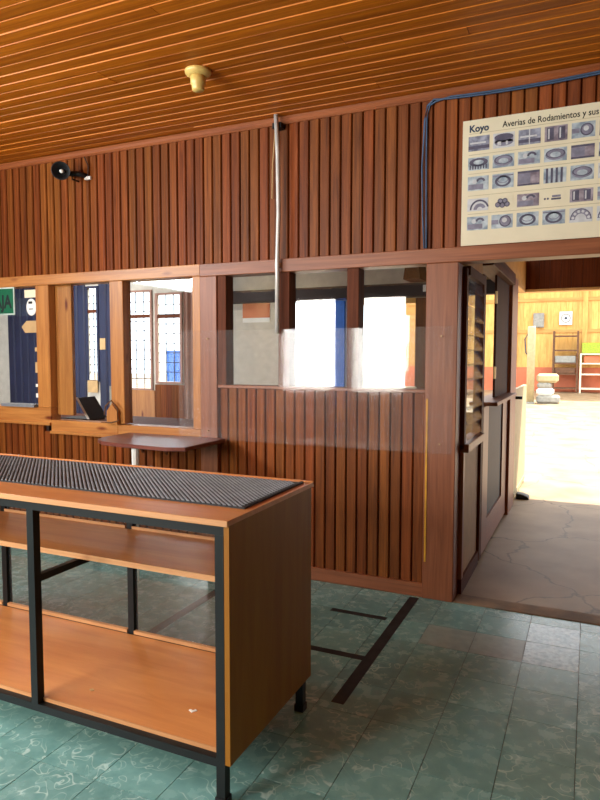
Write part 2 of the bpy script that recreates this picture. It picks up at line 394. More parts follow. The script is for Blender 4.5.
# ---- back wall : upper boarding, boarding below the windows
wb = MB()
wb.box(XL, XR, 0.022, 0.10, 2.13, ZC+0.02)
wb.box(XL, -2.6, 0.022, 0.10, 0, 0.90)
wb.box(XL, -4.16, 0.022, 0.10, 0.90, 0.97)
wb.box(-2.46, -0.93, 0.022, 0.10, 0, 1.31)
wall_back = struct(wb.build('wall_back', 'dark_wood'), 'back wall clad in narrow vertical brown boards', 'wall')
BW = 0.0755
def board_mesh(z0, z1):
    w_ = BW-0.002
    pts = [(0, 0.022), (0, 0.005), (0.004, -0.0005), (w_-0.046, -0.0045), (w_-0.020, -0.0105), (w_-0.006, -0.0115), (w_, -0.004), (w_, 0.022)]
    return MB().prism(pts, 'Z', z0, z1).mesh('board', 'wall_plank')
up_me, lo_me, lo2_me, rp_me = board_mesh(2.20, 3.14), board_mesh(0.0, 0.91), board_mesh(0, 0.97), board_mesh(0.085, 1.315)
x = XL
while x < XR-BW:
    link('board', up_me, wall_back, (x, 0, 0)); x += BW
x = -2.60-BW
while x > XL:
    link('board', lo2_me if x < -4.2 else lo_me, wall_back, (x, 0, 0)); x -= BW
n = 20; st = (-0.941+2.46)/n
for k in range(n): link('board', rp_me, wall_back, (-2.46+k*st, 0, 0))
# cornice, header, baseboard
cn = MB().prism([(0.02, 3.105), (-0.016, 3.108), (-0.026, 3.122), (-0.026, 3.14), (-0.034, 3.152), (0.02, 3.152)], 'X', XL, XR)
struct(cn.build('trim_2', 'cornice'), 'reddish wooden moulding between ceiling and boarded wall', 'moulding')
struct(B(-2.60, XR, -0.042, 0.10, 2.118, 2.208).build('trim_3', 'red_frame_h', bevel=0.004), 'reddish brown header beam over the glazed partition and doorway', 'beam')
struct(B(XL, -2.60, -0.036, 0.10, 2.125, 2.210).build('trim_4', 'pine_h', bevel=0.004), 'orange pine header rail above the cashier windows', 'beam')
struct(B(-2.46, -0.941, -0.024, 0.02, 0.0, 0.088).build('baseboard_back', 'red_frame_h', bevel=0.003), 'reddish wooden baseboard under the boarded partition', 'baseboard')
# big posts
struct(B(-2.600, -2.458, -0.040, 0.10, 0, 2.118).build('trim_5', 'red_frame_v', bevel=0.004), 'pinkish brown wooden post between cashier windows and glazed partition', 'post')
pr = struct(B(-0.941, -0.745, -0.040, 0.12, 0, 2.118).build('trim_6', 'red_frame_v', bevel=0.004), 'wide reddish brown post at the left side of the doorway', 'post')
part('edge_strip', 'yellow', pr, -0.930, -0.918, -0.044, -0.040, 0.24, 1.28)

# ---- cashier windows (pine), three bays
def bay(name, label, x0, x1, z0, z1, post_x, rail, inner=None):
    t = thing(name, label, 'window', kind='structure')
    part('post', 'pine_v', t, post_x[0], post_x[1], -0.03, 0.07, rail[1], 2.125, bevel=0.004)
    part('sill_rail', 'pine_h', t, rail[2], rail[3], -0.034, 0.08, rail[0], rail[1], bevel=0.004)
    part('ledge', 'pine_h', t, rail[2], rail[3], -0.05, -0.034, rail[0]-0.005, rail[0]+0.018)
    part('pane', 'glass', t, x0, x1, 0.030, 0.035, z0, z1)
    if inner: part('inner_board', 'pine_v', t, *inner, bevel=0.003)
    return t
bay('window_1', 'cashier window with the green sign, at the far left', -5.30, -4.22, 1.112, 2.125, (-4.22, -4.075), (0.972, 1.112, XL, -4.0755))
bay('window_2', 'cashier window with a wide knotty board inside, in front of navy panels', -4.075, -3.44, 1.012, 2.125, (-3.44, -3.31), (0.905, 1.012, -4.0755, -3.3755), (-4.072, -3.90, 0.04, 0.075, 1.05, 2.125))
bay('window_3', 'cashier window beside the pinkish post, showing two barred windows behind', -3.31, -2.67, 1.005, 2.125, (-2.672, -2.602), (0.892, 1.005, -3.3755, -2.602))
# ---- glazed partition, three panes over boards
def glazed(name, label, x0, x1, stile):
    t = thing(name, label, 'window', kind='structure')
    part('stile', 'brown_frame_v', t, stile[0], stile[1], -0.028, 0.08, 1.337, 2.118, bevel=0.003)
    part('sill', 'red_frame_h', t, stile[0], x1, -0.030, 0.09, 1.315, 1.337, bevel=0.003)
    part('pane', 'glass', t, x0, x1, 0.030, 0.035, 1.337, 2.118)
    part('bead', 'brown_frame_v', t, x1-0.012, x1, 0.010, 0.028, 1.34, 2.115)
    return t
glazed('window_4', 'glazed partition pane nearest the pinkish post, behind the counter end', -2.387, -1.97, (-2.458, -2.387))
glazed('window_5', 'middle glazed partition pane filled with white glare', -1.885, -1.468, (-1.97, -1.885))
glazed('window_6', 'glazed partition pane next to the wide door post', -1.385, -0.941, (-1.468, -1.385))

# ---- clear acrylic screen fixed across the partition
ac = thing('acrylic_screen', 'hazy clear acrylic sheet fixed across the partition posts', 'screen', loc=(-1.77, -0.05, 0.94))
B(-2.784+1.77, -0.765+1.77, -0.002, 0.002, 0, 0.79).build('sheet', 'acrylic', ac)
for sx in (-0.76, 0.93):
    for sz in (0.06, 0.73):
        MB().tube([(sx, -0.006, sz), (sx, 0.012, sz)], 0.004).build('screw', 'brass', ac)

# ---- other walls of the front room
wl = MB(); wl.box(XL-.1, XL, YF-.1, 0.10, 0, 2.5); wl.box(XL-.1, XL, YF-.1, 0.10, 3.05, ZC+.02); wl.box(XL-.1, XL, YF-.1, -5.15, 2.5, 3.05); wl.box(XL-.1, XL, -2.65, 0.10, 2.5, 3.05)  # high band left open, made up to let fill light in
struct(wl.build('wall_left', 'brown_frame_v'), 'brown wooden wall at the left of the front room with a high opening added for fill light', 'wall')
struct(B(XR, XR+.1, YF-.1, 4.3, 0, ZC+0.02).build('wall_right', 'brown_frame_v'), 'brown wooden wall at the right of the front room', 'wall')
wf = MB()
for a, b, z0, z1 in ((XL, -4.6, 0, ZC+.02), (-4.6, -3.75, 0, 1.0), (-4.6, -3.75, 2.46, ZC+.02), (-3.75, -3.38, 0, ZC+.02), (-3.38, -2.6, 0, 1.0), (-3.38, -2.6, 2.46, ZC+.02), (-2.6, XR, 0, ZC+.02)):
    wf.box(a, b, YF-.1, YF, z0, z1)
wfo = struct(wf.build('wall_front', 'tan'), 'street side wall with two shop window openings', 'wall')
part('blue_post', 'blue', wfo, -3.74, -3.46, YF, YF+0.04, 0, 2.46); part('lintel', 'dark_wood', wfo, XL, -2.3, YF, YF+0.05, 2.46, 2.62); part('knee_boarding', 'wall_plank', wfo, XL, XR, YF, YF+0.03, 0, 1.0)
tl = thing('added_tube_lamp', 'white tube fixture added unseen on the office ceiling for fill light', 'lamp', loc=(-5.4, 1.2, 2.9))  # unseen fixture, made up to carry the office fill light
B(-0.62, 0.62, -0.05, 0.05, -0.05, 0).build('housing', 'white', tl); MB().tube([(-0.58, 0, -0.07), (0.58, 0, -0.07)], 0.014).build('tube', 'white', tl)
ll = light('office_fill', 'AREA', (-5.4, 1.2, 2.80), (-5.4, 1.2, 0), 40, (1.0, 0.96, 0.9), 1.2, 0.06)  # added fill to brighten the dark office

# ---- office behind the windows
OY = 2.3
OZ = 2.9
holes = [(-5.80, -5.64, 1.24, 2.39), (-5.18, -4.82, 1.15, 2.31), (-4.73, -4.39, 1.235, 2.265), (-2.965, -2.48, 1.23, 2.12), (-2.16, -1.59, 1.24, 2.12)]
m = MB(); xs = -7.5
for (a, b, z0, z1) in holes:
    m.box(xs, a, OY, OY+0.04, 0, OZ); m.box(a, b, OY, OY+0.04, 0, z0); m.box(a, b, OY, OY+0.04, z1, OZ); xs = b
m.box(xs, -1.40, OY, OY+0.04, 0, OZ)
struct(m.build('wall_office', 'plaster'), 'pale far wall of the office with bright window openings', 'wall')
ws = MB(); ws.box(-1.40, -1.30, OY, OY+.04, 0, OZ); ws.box(-1.30, -0.83, OY, OY+.04, 0, 1.0); ws.box(-1.30, -0.83, OY, OY+.04, 2.15, OZ); ws.box(-0.83, -0.80, OY, OY+.04, 0, OZ)
struct(ws.build('wall_office_side', 'tan'), 'yellowish end of the office wall with an opening seen past the half door', 'wall')
struct(B(-7.6, -7.5, 0.10, OY+.04, 0, OZ).build('wall_office_end', 'plaster'), 'pale end wall of the office', 'wall')
struct(B(-7.6, -0.70, 0.10, OY+.04, OZ, OZ+0.3).build('ceiling_office', 'taupe'), 'pale office ceiling', 'ceiling')
struct(B(-3.95, -0.80, OY-0.10, OY-0.001, 2.125, 2.26).build('trim_7', 'dark_wood'), 'dark beam across the office far wall', 'beam')
struct(MB().prism([(-1.62, 2.262), (-1.46, 2.262), (-1.49, 2.54), (-1.58, 2.54)], 'Y', 1.9, 2.19).build('trim_8', 'brown_frame_h'), 'brown wooden bracket above the dark office beam', 'bracket')
# window grilles
def grille(name, label, x0, x1, z0, z1, nx, nz, rail=None):
    t = thing(name, label, 'window', kind='structure')
    part('pane', 'glass', t, x0, x1, OY+0.030, OY+0.034, z0, z1)
    fwd = 0.022; curt = 'navy' if nx == 2 else 'curtain'
    part('frame_stile', curt, t, x0-fwd, x0+0.008, OY-0.02, OY, z0-fwd, z1+fwd); part('frame_stile', curt, t, x1-0.008, x1+fwd, OY-0.02, OY, z0-fwd, z1+fwd)
    part('frame_rail', curt, t, x0+0.008, x1-0.008, OY-0.02, OY, z1, z1+fwd); part('frame_rail', curt, t, x0+0.008, x1-0.008, OY-0.02, OY, z0-fwd, z0)
    for i in range(1, nx): part('bar', 'iron', t, x0+(x1-x0)*i/nx-0.005, x0+(x1-x0)*i/nx+0.005, OY+0.012, OY+0.02, z0, z1)
    for i in range(1, nz): part('bar', 'iron', t, x0, x1, OY+0.02, OY+0.028, z0+(z1-z0)*i/nz-0.005, z0+(z1-z0)*i/nz+0.005)
    if rail: part('transom', 'brown_frame_h', t, x0, x1, OY-0.01, OY+0.02, rail-0.02, rail+0.02)
    return t
grille('window_7', 'narrow barred window slot between the navy panels', -5.80, -5.64, 1.24, 2.39, 2, 12, 2.10)
grille('window_8', 'left one of the two barred office windows beside the curtain', -5.18, -4.82, 1.15, 2.31, 3, 10, 2.02)
grille('window_9', 'barred office window with blue sheet outside', -4.73, -4.39, 1.235, 2.265, 3, 9, 2.01)
for k, (nm, lb, a, b, z0, z1) in enumerate([('window_10', 'office opening added for the white pane glare, with blue jamb', -2.965, -2.48, 1.23, 2.12), ('window_11', 'office opening added for the pane glare, with yellow top edge', -2.16, -1.59, 1.24, 2.12)]):  # openings added to strengthen the reflected glare in the panes
    t = thing(nm, lb, 'window', kind='structure')
    part('pane', 'glass', t, a, b, OY+0.030, OY+0.034, z0, z1)
    part('jamb', 'blue' if k == 0 else 'brown_frame_v', t, b, b+(0.14 if k == 0 else 0.19), OY-0.03, OY-0.001, z0-0.02, z1)
    part('jamb', 'blue' if k == 0 else 'yellow', t, a-0.03, a, OY-0.03, OY-0.001, z0-0.02, z1)
    part('sill', 'cream', t, a-0.03, b+0.02, OY-0.05, OY-0.031, z0-0.03, z0)
    if k: part('top_strip', 'yellow', t, a, b, OY-0.03, OY+0.025, z1-0.05, z1)
# navy panels: individual corrugated sheets on the office wall
for k, (a, b, lb) in enumerate([(-7.18, -6.56, 'navy blue wall panel behind the green sign'), (-6.555, -5.83, 'navy blue wall panel left of the narrow barred window'), (-5.61, -5.23, 'navy blue wall panel right of the narrow barred window')]):
    t = thing('wall_panel', lb, 'panel', 'navy panels on the office wall', loc=((a+b)/2, OY-0.02, 0.3))
    w_ = b-a; nn = max(2, round(w_/0.12))
    for i in range(nn):
        x0 = -w_/2 + i*w_/nn
        MB().prism([(x0+.001, 0.018), (x0+.001, 0.004), (x0+0.02, -0.008), (x0+w_/nn-0.02, -0.008), (x0+w_/nn-.001, 0.004), (x0+w_/nn-.001, 0.018)], 'Z', 0, 2.2).build('slat', 'navy', t)
tag(B(-5.795, -5.635, OY-0.034, OY-0.028, 1.08, 1.232).build('taped_sheet', 'kraft'), 'tan sheet taped under the narrow barred window', 'paper')
tag(B(-5.585, -5.50, OY-0.034, OY-0.029, 1.62, 1.76).build('taped_note', 'kraft'), 'small tan note taped right of the narrow barred window', 'paper')
tag(B(-6.14, -6.00, OY-0.034, OY-0.029, 2.14, 2.19).build('tape_piece', 'kraft'), 'strip of brown tape on the navy panel beside the knotty board', 'tape')
# knee panels under the barred windows
struct(B(-5.22, -4.77, OY-0.02, OY-0.001, 0.2, 1.127).build('trim_9', 'pine_v'), 'pine panel under the left barred office window', 'panel')
kp = thing('wall_panel', 'brown boarded panel under the barred window with blue sheet', 'panel', loc=(-4.4, OY-0.015, 0.2))
for k in range(9): B(-0.36+k*0.08, -0.36+k*0.08+0.077, -0.006, 0.014, 0, 1.0).build('board', 'wall_plank', kp)
# curtain
cu = MB(); pts = [(-4.30+0.45*i/24, OY-0.08+0.022*math.sin(i*1.6)) for i in range(25)]
for i, (a, b) in enumerate(pts):
    cu.v += [(a, b, 0.35), (a, b, 2.36), (a, b+0.004, 0.35), (a, b+0.004, 2.36)]
for i in range(24):
    j = 4*i; cu.f += [(j, j+4, j+5, j+1), (j+2, j+3, j+7, j+6)]
tag(cu.build('curtain', 'curtain', smooth=True), 'pinkish brown curtain hanging beside the barred windows', 'curtain')
ps = thing('wall_poster', 'small poster with red top and white base on the pale office wall', 'poster', loc=(-3.39, OY-0.006, 1.915))
B(-0.17, 0.17, 0, 0.005, 0.05, 0.22).build('sheet', 'red_paint', ps); B(-0.17, 0.17, 0, 0.005, 0, 0.05).build('white_band', 'white', ps)
# blue sheet outside
tag(B(-5.55, -4.80, 3.6, 3.66, 0, 1.62).build('blue_sheet', 'blue'), 'blue sheet standing outside the barred window', 'sheet')

# ---- corridor partition (office side of the doorway passage)
PX = -0.72
lw = thing('window_12', 'louvred glass window in dark frame beside the doorway', 'window', kind='structure')
part('stile', 'brown_frame_v', lw, -0.78, PX, 0.125, 0.185, 0.95, 2.10); part('stile', 'brown_frame_v', lw, -0.78, PX+0.005, 0.80, 0.90, 0.02, 2.14, bevel=0.004)
part('top_rail', 'brown_frame_h', lw, -0.78, PX+0.01, 0.185, 0.80, 2.06, 2.12); part('sill', 'red_frame_h', lw, -0.80, PX+0.03, 0.125, 0.80, 0.93, 0.985, bevel=0.004)
for k in range(11):
    z = 1.0 + k*0.097
    MB().prism([(-0.752, z+0.108), (-0.747, z+0.109), (-0.709, z+0.002), (-0.714, z)], 'Y', 0.19, 0.795).build('slat', 'glass_louver', lw)
lp = thing('wall_corridor', 'tan panelled lower partition under the louvred window', 'wall', kind='structure')
part('panel', 'tan_panel', lp, -0.77, -0.735, 0.17, 0.80, 0.10, 0.93); part('rail', 'brown_frame_h', lp, -0.78, PX, 0.12, 0.80, 0.0, 0.10); part('stile', 'red_frame_v', lp, -0.78, PX, 0.12, 0.17, 0.10, 0.93)
part('upper_wall', 'tan', lp, -0.80, -0.745, 0.12, 4.30, 2.32, 2.75); part('upper_wall', 'tan', lp, -0.80, -0.745, 0.12, 0.90, 2.14, 2.32)
# half door unit
dr = thing('door_1', 'brown half door with open upper part and ledge beyond the louvred window', 'door', kind='structure')
part('header', 'brown_frame_h', dr, -0.82, -0.665, 0.905, 2.40, 2.215, 2.32, bevel=0.004)
uf = part('upper_leaf', 'leaf_wood', dr, -0.738, -0.72, 1.52, 2.40, 1.20, 2.215, bevel=0.004)
for z in (1.36, 1.98):
    h = part('hinge', 'brass', dr, -0.728, -0.712, 1.49, 1.52, z, z+0.10)
lf = part('lower_leaf', 'brown_frame_v', dr, -0.79, -0.735, 0.905, 2.40, 0.03, 1.165)
part('stile', 'red_frame_v', dr, -0.735, -0.715, 0.905, 1.17, 0.03, 1.165); part('stile', 'red_frame_v', dr, -0.735, -0.715, 2.08, 2.40, 0.03, 1.165); part('rail', 'red_frame_h', dr, -0.735, -0.715, 1.17, 2.08, 0.03, 0.26)
part('recess_panel', 'dark_wood', dr, -0.735, -0.728, 1.17, 2.08, 0.26, 1.165)
part('ledge', 'red_frame_h', dr, -0.84, -0.63, 1.0, 2.42, 1.168, 1.197, bevel=0.004)
fp = struct(B(-0.80, -0.69, 2.42, 2.90, 0, 2.32).build('trim_10', 'red_frame_v', bevel=0.004), 'reddish post past the half door', 'post')
gt = thing('gate', 'low cream gate panel at the end of the passage', 'gate', loc=(-0.72, 2.92, 0.0))
B(-0.02, 0.02, 0.0, 1.33, 0.03, 1.20).build('panel', 'cream_paint', gt, bevel=0.003); B(0.02, 0.028, 0.05, 1.28, 0.05, 0.10).build('kick_rail', 'cream_paint', gt)
B(0.02, 0.09, 0.03, 0.07, 1.10, 1.13).build('latch', 'black_metal', gt); B(-0.015, 0.015, 0.02, 0.06, 0, 0.03).build('foot', 'black_metal', gt); B(-0.015, 0.015, 1.27, 1.31, 0, 0.03).build('foot', 'black_metal', gt)
dstop = MB().prism([(-0.70, 0), (-0.56, 0), (-0.57, 0.03), (-0.62, 0.05), (-0.69, 0.06)], 'Y', 3.2, 3.34)
tag(dstop.build('door_stop', 'black_rubber', bevel=0.006), 'black rubber wedge on the floor at the cream gate', 'door stop')
# lintel of dark boards
ln = struct(B(-0.95, XR, 4.32, 4.42, 2.36, 2.95).build('trim_11', 'dark_wood'), 'dark boarded lintel at the far end of the passage', 'beam')
for k in range(26): B(-0.95+k*0.12+.001, -0.95+k*0.12+.118, 4.300, 4.32, 2.355, 2.95).build('board', 'brown_frame_v', ln)
part('lip', 'tan', ln, -0.95, XR, 4.29, 4.43, 2.325, 2.355)
struct(B(-0.80, XR, 0.10, 4.42, 2.95, 3.46).build('ceiling_corridor', 'tan'), 'tan passage ceiling', 'ceiling')

# ---- workshop beyond: far wall with framing
FY = 26.0
fwall = struct(B(-9, 9, FY, FY+0.3, 0, 7).build('wall_workshop', 'far_plank_h'), 'far yellow wooden workshop wall with red painted base', 'wall')
for k in range(30):
    part('board', 'far_plank', fwall, -5.0+k*0.25, -5.0+k*0.25+0.243, FY-0.03, FY, 1.05, 6.9)
part('painted_base', 'red_paint', fwall, -9, 9, FY-0.05, FY, 0, 1.05)
for z in (2.55, 3.9): part('batten', 'far_plank_h', fwall, -9, 9, FY-0.09, FY-0.03, z, z+0.14)
for x_ in (-3.1, -0.25, 2.4): part('stud', 'far_plank', fwall, x_-0.10, x_+0.10, FY-0.13, FY-0.09, 1.05, 6.9)
struct(B(-9, 9, 23.6, FY+.3, 7.0, 7.2).build('shade_roof_workshop', 'tan'), 'unseen roof added to shade the far bay of the workshop', 'ceiling')  # out of view, added to keep the far wall in shade

# ================================================================== THINGS IN THE FRONT ROOM
# ---- the counter
ct = thing('display_counter', 'open wooden shop counter with black metal frame and two shelves', 'counter', loc=(-2.4, -1.87, 0))
OX, OYc = -2.4, -1.87
def cpart(name, mat, x0, x1, y0, y1, z0, z1, bevel=0, parent=ct):
    return part(name, mat, parent, x0-OX, x1-OX, y0-OYc, y1-OYc, z0, z1, bevel=bevel)
CX0, CX1, CY0, CY1 = -3.72, -1.075, -2.212, -1.525
top = cpart('worktop', 'ply_h', CX0, CX1, CY0, CY1+0.02, 0.985, 1.003)
cpart('nosing', 'edge', CX0, CX1, CY0-0.008, CY0, 0.982, 1.004, 0.002, parent=top)
cpart('nosing', 'ply_h', CX0, CX1, CY1+0.02, CY1+0.032, 0.980, 1.008, 0.002, parent=top)
cpart('end_panel', 'ply', CX1-0.020, CX1, CY0+0.002, CY1+0.005, 0.152, 0.985)
cpart('end_panel', 'ply', CX0, CX0+0.020, CY0+0.002, CY1+0.005, 0.152, 0.985)
cpart('front_rail', 'black_metal', CX0+0.02, CX1-0.02, CY0+0.002, CY0+0.030, 0.950, 0.985)
cpart('front_rail', 'black_metal', CX0+0.02, CX1-0.02, CY0+0.002, CY0+0.030, 0.138, 0.168)
cpart('back_rail', 'black_metal', CX0+0.02, CX1-0.02, CY1-0.030, CY1-0.002, 0.950, 0.985)
cpart('back_rail', 'black_metal', CX0+0.02, CX1-0.02, CY1-0.030, CY1-0.002, 0.138, 0.166)
xs_post = (-3.683, -2.83, -1.972, -1.113)
for i, px in enumerate(xs_post):
    end = i in (0, 3)
    for (ya, yb) in ((CY0+0.001, CY0+0.035), (CY1-0.036, CY1-0.002)):
        dx = -0.05 if (yb > -1.6 and not end) else 0
        l = cpart('leg' if end else 'post', 'black_metal', px-0.017+dx, px+0.017+dx, ya, yb, 0.012 if end else 0.168, 0.95)
        if end: cpart('foot_cap', 'black_rubber', px-0.021, px+0.021, ya-0.004, yb+0.004, 0, 0.03, parent=l)
    cpart('shelf_bracket', 'black_metal', px-0.013, px+0.013, CY0+0.036, CY1-0.037, 0.655, 0.683)
sh = cpart('shelf', 'ply_h', CX0+0.03, CX1-0.022, -1.965, CY1-0.045, 0.690, 0.708)
cpart('nosing', 'edge', CX0+0.03, CX1-0.022, -1.972, -1.965, 0.687, 0.710, parent=sh)
bb = cpart('bottom_board', 'ply_h', CX0+0.02, CX1-0.022, CY0+0.036, CY1-0.045, 0.166, 0.182)
cpart('nosing', 'edge', CX0+0.02, CX1-0.022, CY0+0.030, CY0+0.036, 0.164, 0.183, parent=bb)
for a, b in ((-3.66, -2.90), (-2.86, -2.045), (-2.003, -1.135)):
    g = cpart('glass_pane', 'glass_back', a, b, CY1-0.022, CY1-0.018, 0.200, 0.945)
    cpart('bead', 'edge', a, b, CY1-0.040, CY1-0.022, 0.183, 0.200, parent=g)
    cpart('bead', 'edge', a, b, CY1-0.042, CY1-0.036, 0.708, 0.722, parent=g)
# rubber mat with ridges
MX0, MX1, MY0, MY1 = -3.70, -1.118, -2.045, -1.535
mat_t = thing('rubber_mat', 'diagonally ribbed dark grey rubber mat lying on the counter', 'mat', loc=(0, 0, 0))
B(MX0, MX1, MY0, MY1, 1.0034, 1.0065).build('sheet', 'black_rubber', mat_t)
mm = MB(); x = MX0; L = MY1-MY0-0.02
while x < MX1+L:                      # ribs lie at 45 degrees across the mat
    a0 = max(0.0, x-(MX1-0.02)); a1 = min(L, x-MX0)
    if a1-a0 > 0.02:
        b = len(mm.v)
        for t_ in (a0, a1):
            cxm, cym = x-t_, MY0+0.01+t_
            for du, zz in ((0, 1.0063), (0.0125, 1.0063), (0.0100, 1.0105), (0.003, 1.0105)): mm.v.append((cxm+du, cym, zz))
        mm.f += [(b, b+1, b+2, b+3), (b+4, b+7, b+6, b+5), (b, b+4, b+5, b+1), (b+1, b+5, b+6, b+2), (b+2, b+6, b+7, b+3), (b+3, b+7, b+4, b)]
    x += 0.0225
mm.build('ribs', 'rubber', mat_t)['kind'] = 'stuff'
B(MX1, MX1+0.012, MY0-0.004, MY1+0.004, 1.0034, 1.011).build('edge_binding', 'black_rubber', mat_t)
B(MX0, MX1, MY0-0.004, MY0, 1.0034, 1.0085).build('edge_binding', 'black_rubber', mat_t)
sp = MB().prism([(-1.372, -2.02), (-1.352, -2.028), (-1.340, -2.010), (-1.350, -2.006), (-1.356, -2.016), (-1.368, -2.012)], 'Z', 0.182, 0.185)
tag(sp.build('paper_scrap', 'white'), 'tiny curled white paper scrap on the counter bottom board', 'paper')
tag(MB().prism([(-1.83, -2.06), (-1.815, -2.068), (-1.806, -2.058), (-1.818, -2.05)], 'Z', 0.182, 0.186).build('debris_crumb', 'kraft'), 'small tan crumb on the bottom board near the middle post', 'debris')

# ---- floor tape marks
tag(B(-1.015, -0.955, -1.43, -0.05, 0.0, 0.0012).build('floor_tape', 'tape'), 'long dark tape strip on the tiles running to the partition', 'tape', 'dark tape strips on the floor')
tag(B(-1.75, -1.016, -1.00, -0.952, 0.0, 0.0012).build('floor_tape', 'tape'), 'dark tape strip joining the long strip beside the counter leg', 'tape', 'dark tape strips on the floor')
tag(B(-1.40, -1.05, -0.475, -0.43, 0.0, 0.0012).build('floor_tape', 'tape'), 'short dark tape strip on the tiles nearest the baseboard', 'tape', 'dark tape strips on the floor')
tag(B(-2.225, -2.165, -1.55, -0.30, 0.0, 0.0012).build('floor_tape', 'tape'), 'dark tape strip seen through the back glass of the counter', 'tape', 'dark tape strips on the floor')

# ---- small wall table
tb = thing('wall_table', 'maroon wooden table against the wall with one white leg', 'table', loc=(-2.7, -0.3, 0))
pts = [(-3.24, -0.06), (-3.24, -0.36), (-3.19, -0.47), (-3.08, -0.55), (-2.95, -0.58), (-2.50, -0.61), (-2.38, -0.56), (-2.38, -0.06)]
MB().prism([(a+2.7, b+0.3) for a, b in pts], 'Z', 0.925, 0.952).build('tabletop', 'table_top', tb, bevel=0.004)
MB().tube([(-0.10, -0.24, 0.0), (-0.10, -0.24, 0.925)], [0.012, 0.026]).build('leg', 'white', tb)
for bx_ in (-0.42, -0.2): MB().prism([(0.24, 0.80), (0.24, 0.925), (0.12, 0.925)], 'X', bx_, bx_+0.02).build('bracket', 'brown_frame_v', tb)

# ---- ceiling lamp holder
lh = thing('lamp_holder', 'cream ceramic bulb holder without bulb on the ceiling', 'lamp holder', loc=(-2.07, -0.845, ZC-0.004))
lathe([(0.074, 0.0), (0.076, -0.008), (0.072, -0.020), (0.058, -0.030), (0.05, -0.034)]).build('base', 'ceramic', lh, smooth=True)
lathe([(0.044, -0.030), (0.043, -0.075), (0.036, -0.082), (0.035, -0.105), (0.030, -0.112)]).build('socket', 'ceramic', lh, smooth=True)
# ---- horn speaker
hs = thing('horn_speaker', 'black round horn speaker mounted high on the boarded wall', 'speaker', loc=(-3.76, -0.17, 2.965))
hs.scale = (0.9, 1, 0.9)
d = Vector((0.55, -0.80, -0.15)).normalized()
R = d.to_track_quat('Z', 'Y')
def hl(prof, name, mat):
    o = lathe(prof).build(name, mat, hs, smooth=True); o.rotation_euler = R.to_euler(); return o
hl([(0.030, -0.13), (0.032, -0.06), (0.055, 0.0), (0.074, 0.03), (0.076, 0.036), (0.070, 0.034), (0.05, 0.005), (0.028, -0.03)], 'horn', 'black_rubber')
hl([(0.016, -0.02), (0.016, 0.012), (0.010, 0.018)], 'centre_cap', 'white')
MB().tube([(-0.02, 0.05, 0.0), (0.08, 0.12, 0.0), (0.11, 0.155, -0.01)], 0.022).build('driver', 'black_rubber', hs, smooth=True)
MB().tube([(0.02, 0.09, 0), (0.02, 0.09, -0.045), (0.02, 0.158, -0.045)], 0.008).build('bracket', 'black_metal', hs)
wn = thing('wire_connector', 'little white connector with wire below the ceiling moulding', 'connector', loc=(-3.64, -0.02, 2.94))
B(-0.03, 0.03, -0.008, 0.012, -0.015, 0.01).build('block', 'white', wn, bevel=0.002); MB().tube([(0, 0, 0.01), (0.01, -0.004, 0.09), (-0.02, -0.012, 0.16)], 0.004, 6).build('wire', 'black_rubber', wn)
# ---- conduit
cn_ = thing('conduit_pipe', 'thin steel conduit running down from the ceiling moulding to the partition', 'pipe', loc=(-1.957, -0.075, 0))
MB().tube([(0.0, -0.01, 3.15), (0.008, 0, 2.9), (0.014, 0, 2.5), (0.004, 0, 2.2), (0.002, 0, 1.70)], 0.015, 10).build('pipe', 'steel', cn_, smooth=True)
MB().box(-0.035, 0.03, 0.005, 0.075, 3.07, 3.105).build('clamp', 'black_metal', cn_); MB().box(-0.02, 0.02, 0.013, 0.033, 2.15, 2.18).build('clamp', 'steel', cn_)
MB().tube([(-0.03, 0.04, 3.07), (-0.055, 0.05, 2.85), (-0.06, 0.05, 2.62)], 0.004, 6).build('loose_wire', 'kraft', cn_)
# ---- blue cable
cb = thing('blue_cable', 'blue twin cable running round and along above the poster', 'cable', loc=(-0.96, -0.02, 2.215))
for dx in (-0.006, 0.007):
    p = [(dx+0.004, 0, 0.0), (dx*1.8-0.004, 0, 0.2), (dx*2-0.010, 0, 0.5), (dx-0.004, 0, 0.78), (dx+0.012, 0, 0.86), (dx+0.05, 0, 0.885-dx)]
    p += [(0.05+0.1*i, -0.012, 0.886+dx*0.9-0.012*math.sin(i/9.0*PI)) for i in range(1, 31)]
    MB().tube(p, 0.0055, 6).build('strand', 'cable', cb, smooth=True)

# ---- poster on bearing damage
po = thing('wall_poster', 'cream poster with rows of bearing photographs above the doorway', 'poster', loc=(0, -0.018, 0))
B(-0.738, 0.36, 0.0, 0.004, 2.214, 2.950).build('sheet', 'paper', po)
text('Koyo', 0.040, 0.112, 'ink_blue', po, 'heading_print', (-0.698, -0.001, 2.880), 0.035)
text('Averias de Rodamientos y sus', 0.036, 0.512, 'ink', po, 'title_print', (-0.510, -0.001, 2.884), 0.012)
cols = [(-0.703+0.1422*k, -0.703+0.1422*k+0.121) for k in range(7)]
rows = [(2.853, 2.768), (2.730, 2.655), (2.619, 2.536), (2.489, 2.416), (2.383, 2.303)]
kinds = [['a', 'ring', 'a2', 'pair', 'disc', 'b', 'ring'], ['rollers', 'oval', 'c', 'oval', 'bar', 'a', 'b'], ['c', 'cup', 'bar', 'stripe', 'oval', 'ring', 'a'],
         ['arch', 'balls', 'b', 'dots', 'pair', 'disc', 'c'], ['c', 'disc', 'ringc', 'cup', 'cage', 'cage', 'ring']]
bgs = {'a': 'pic_a', 'a2': 'pic_a', 'b': 'pic_b', 'c': 'pic_c', 'pair': 'pic_b', 'disc': 'pic_c', 'bar': 'pic_b', 'stripe': 'pic_c', 'oval': 'pic_c', 'cup': 'pic_c', 'rollers': 'pic_c', 'ringc': 'pic_c', 'ring': 'pic_light', 'arch': 'pic_light', 'balls': 'paper', 'dots': 'paper', 'cage': 'pic_light'}
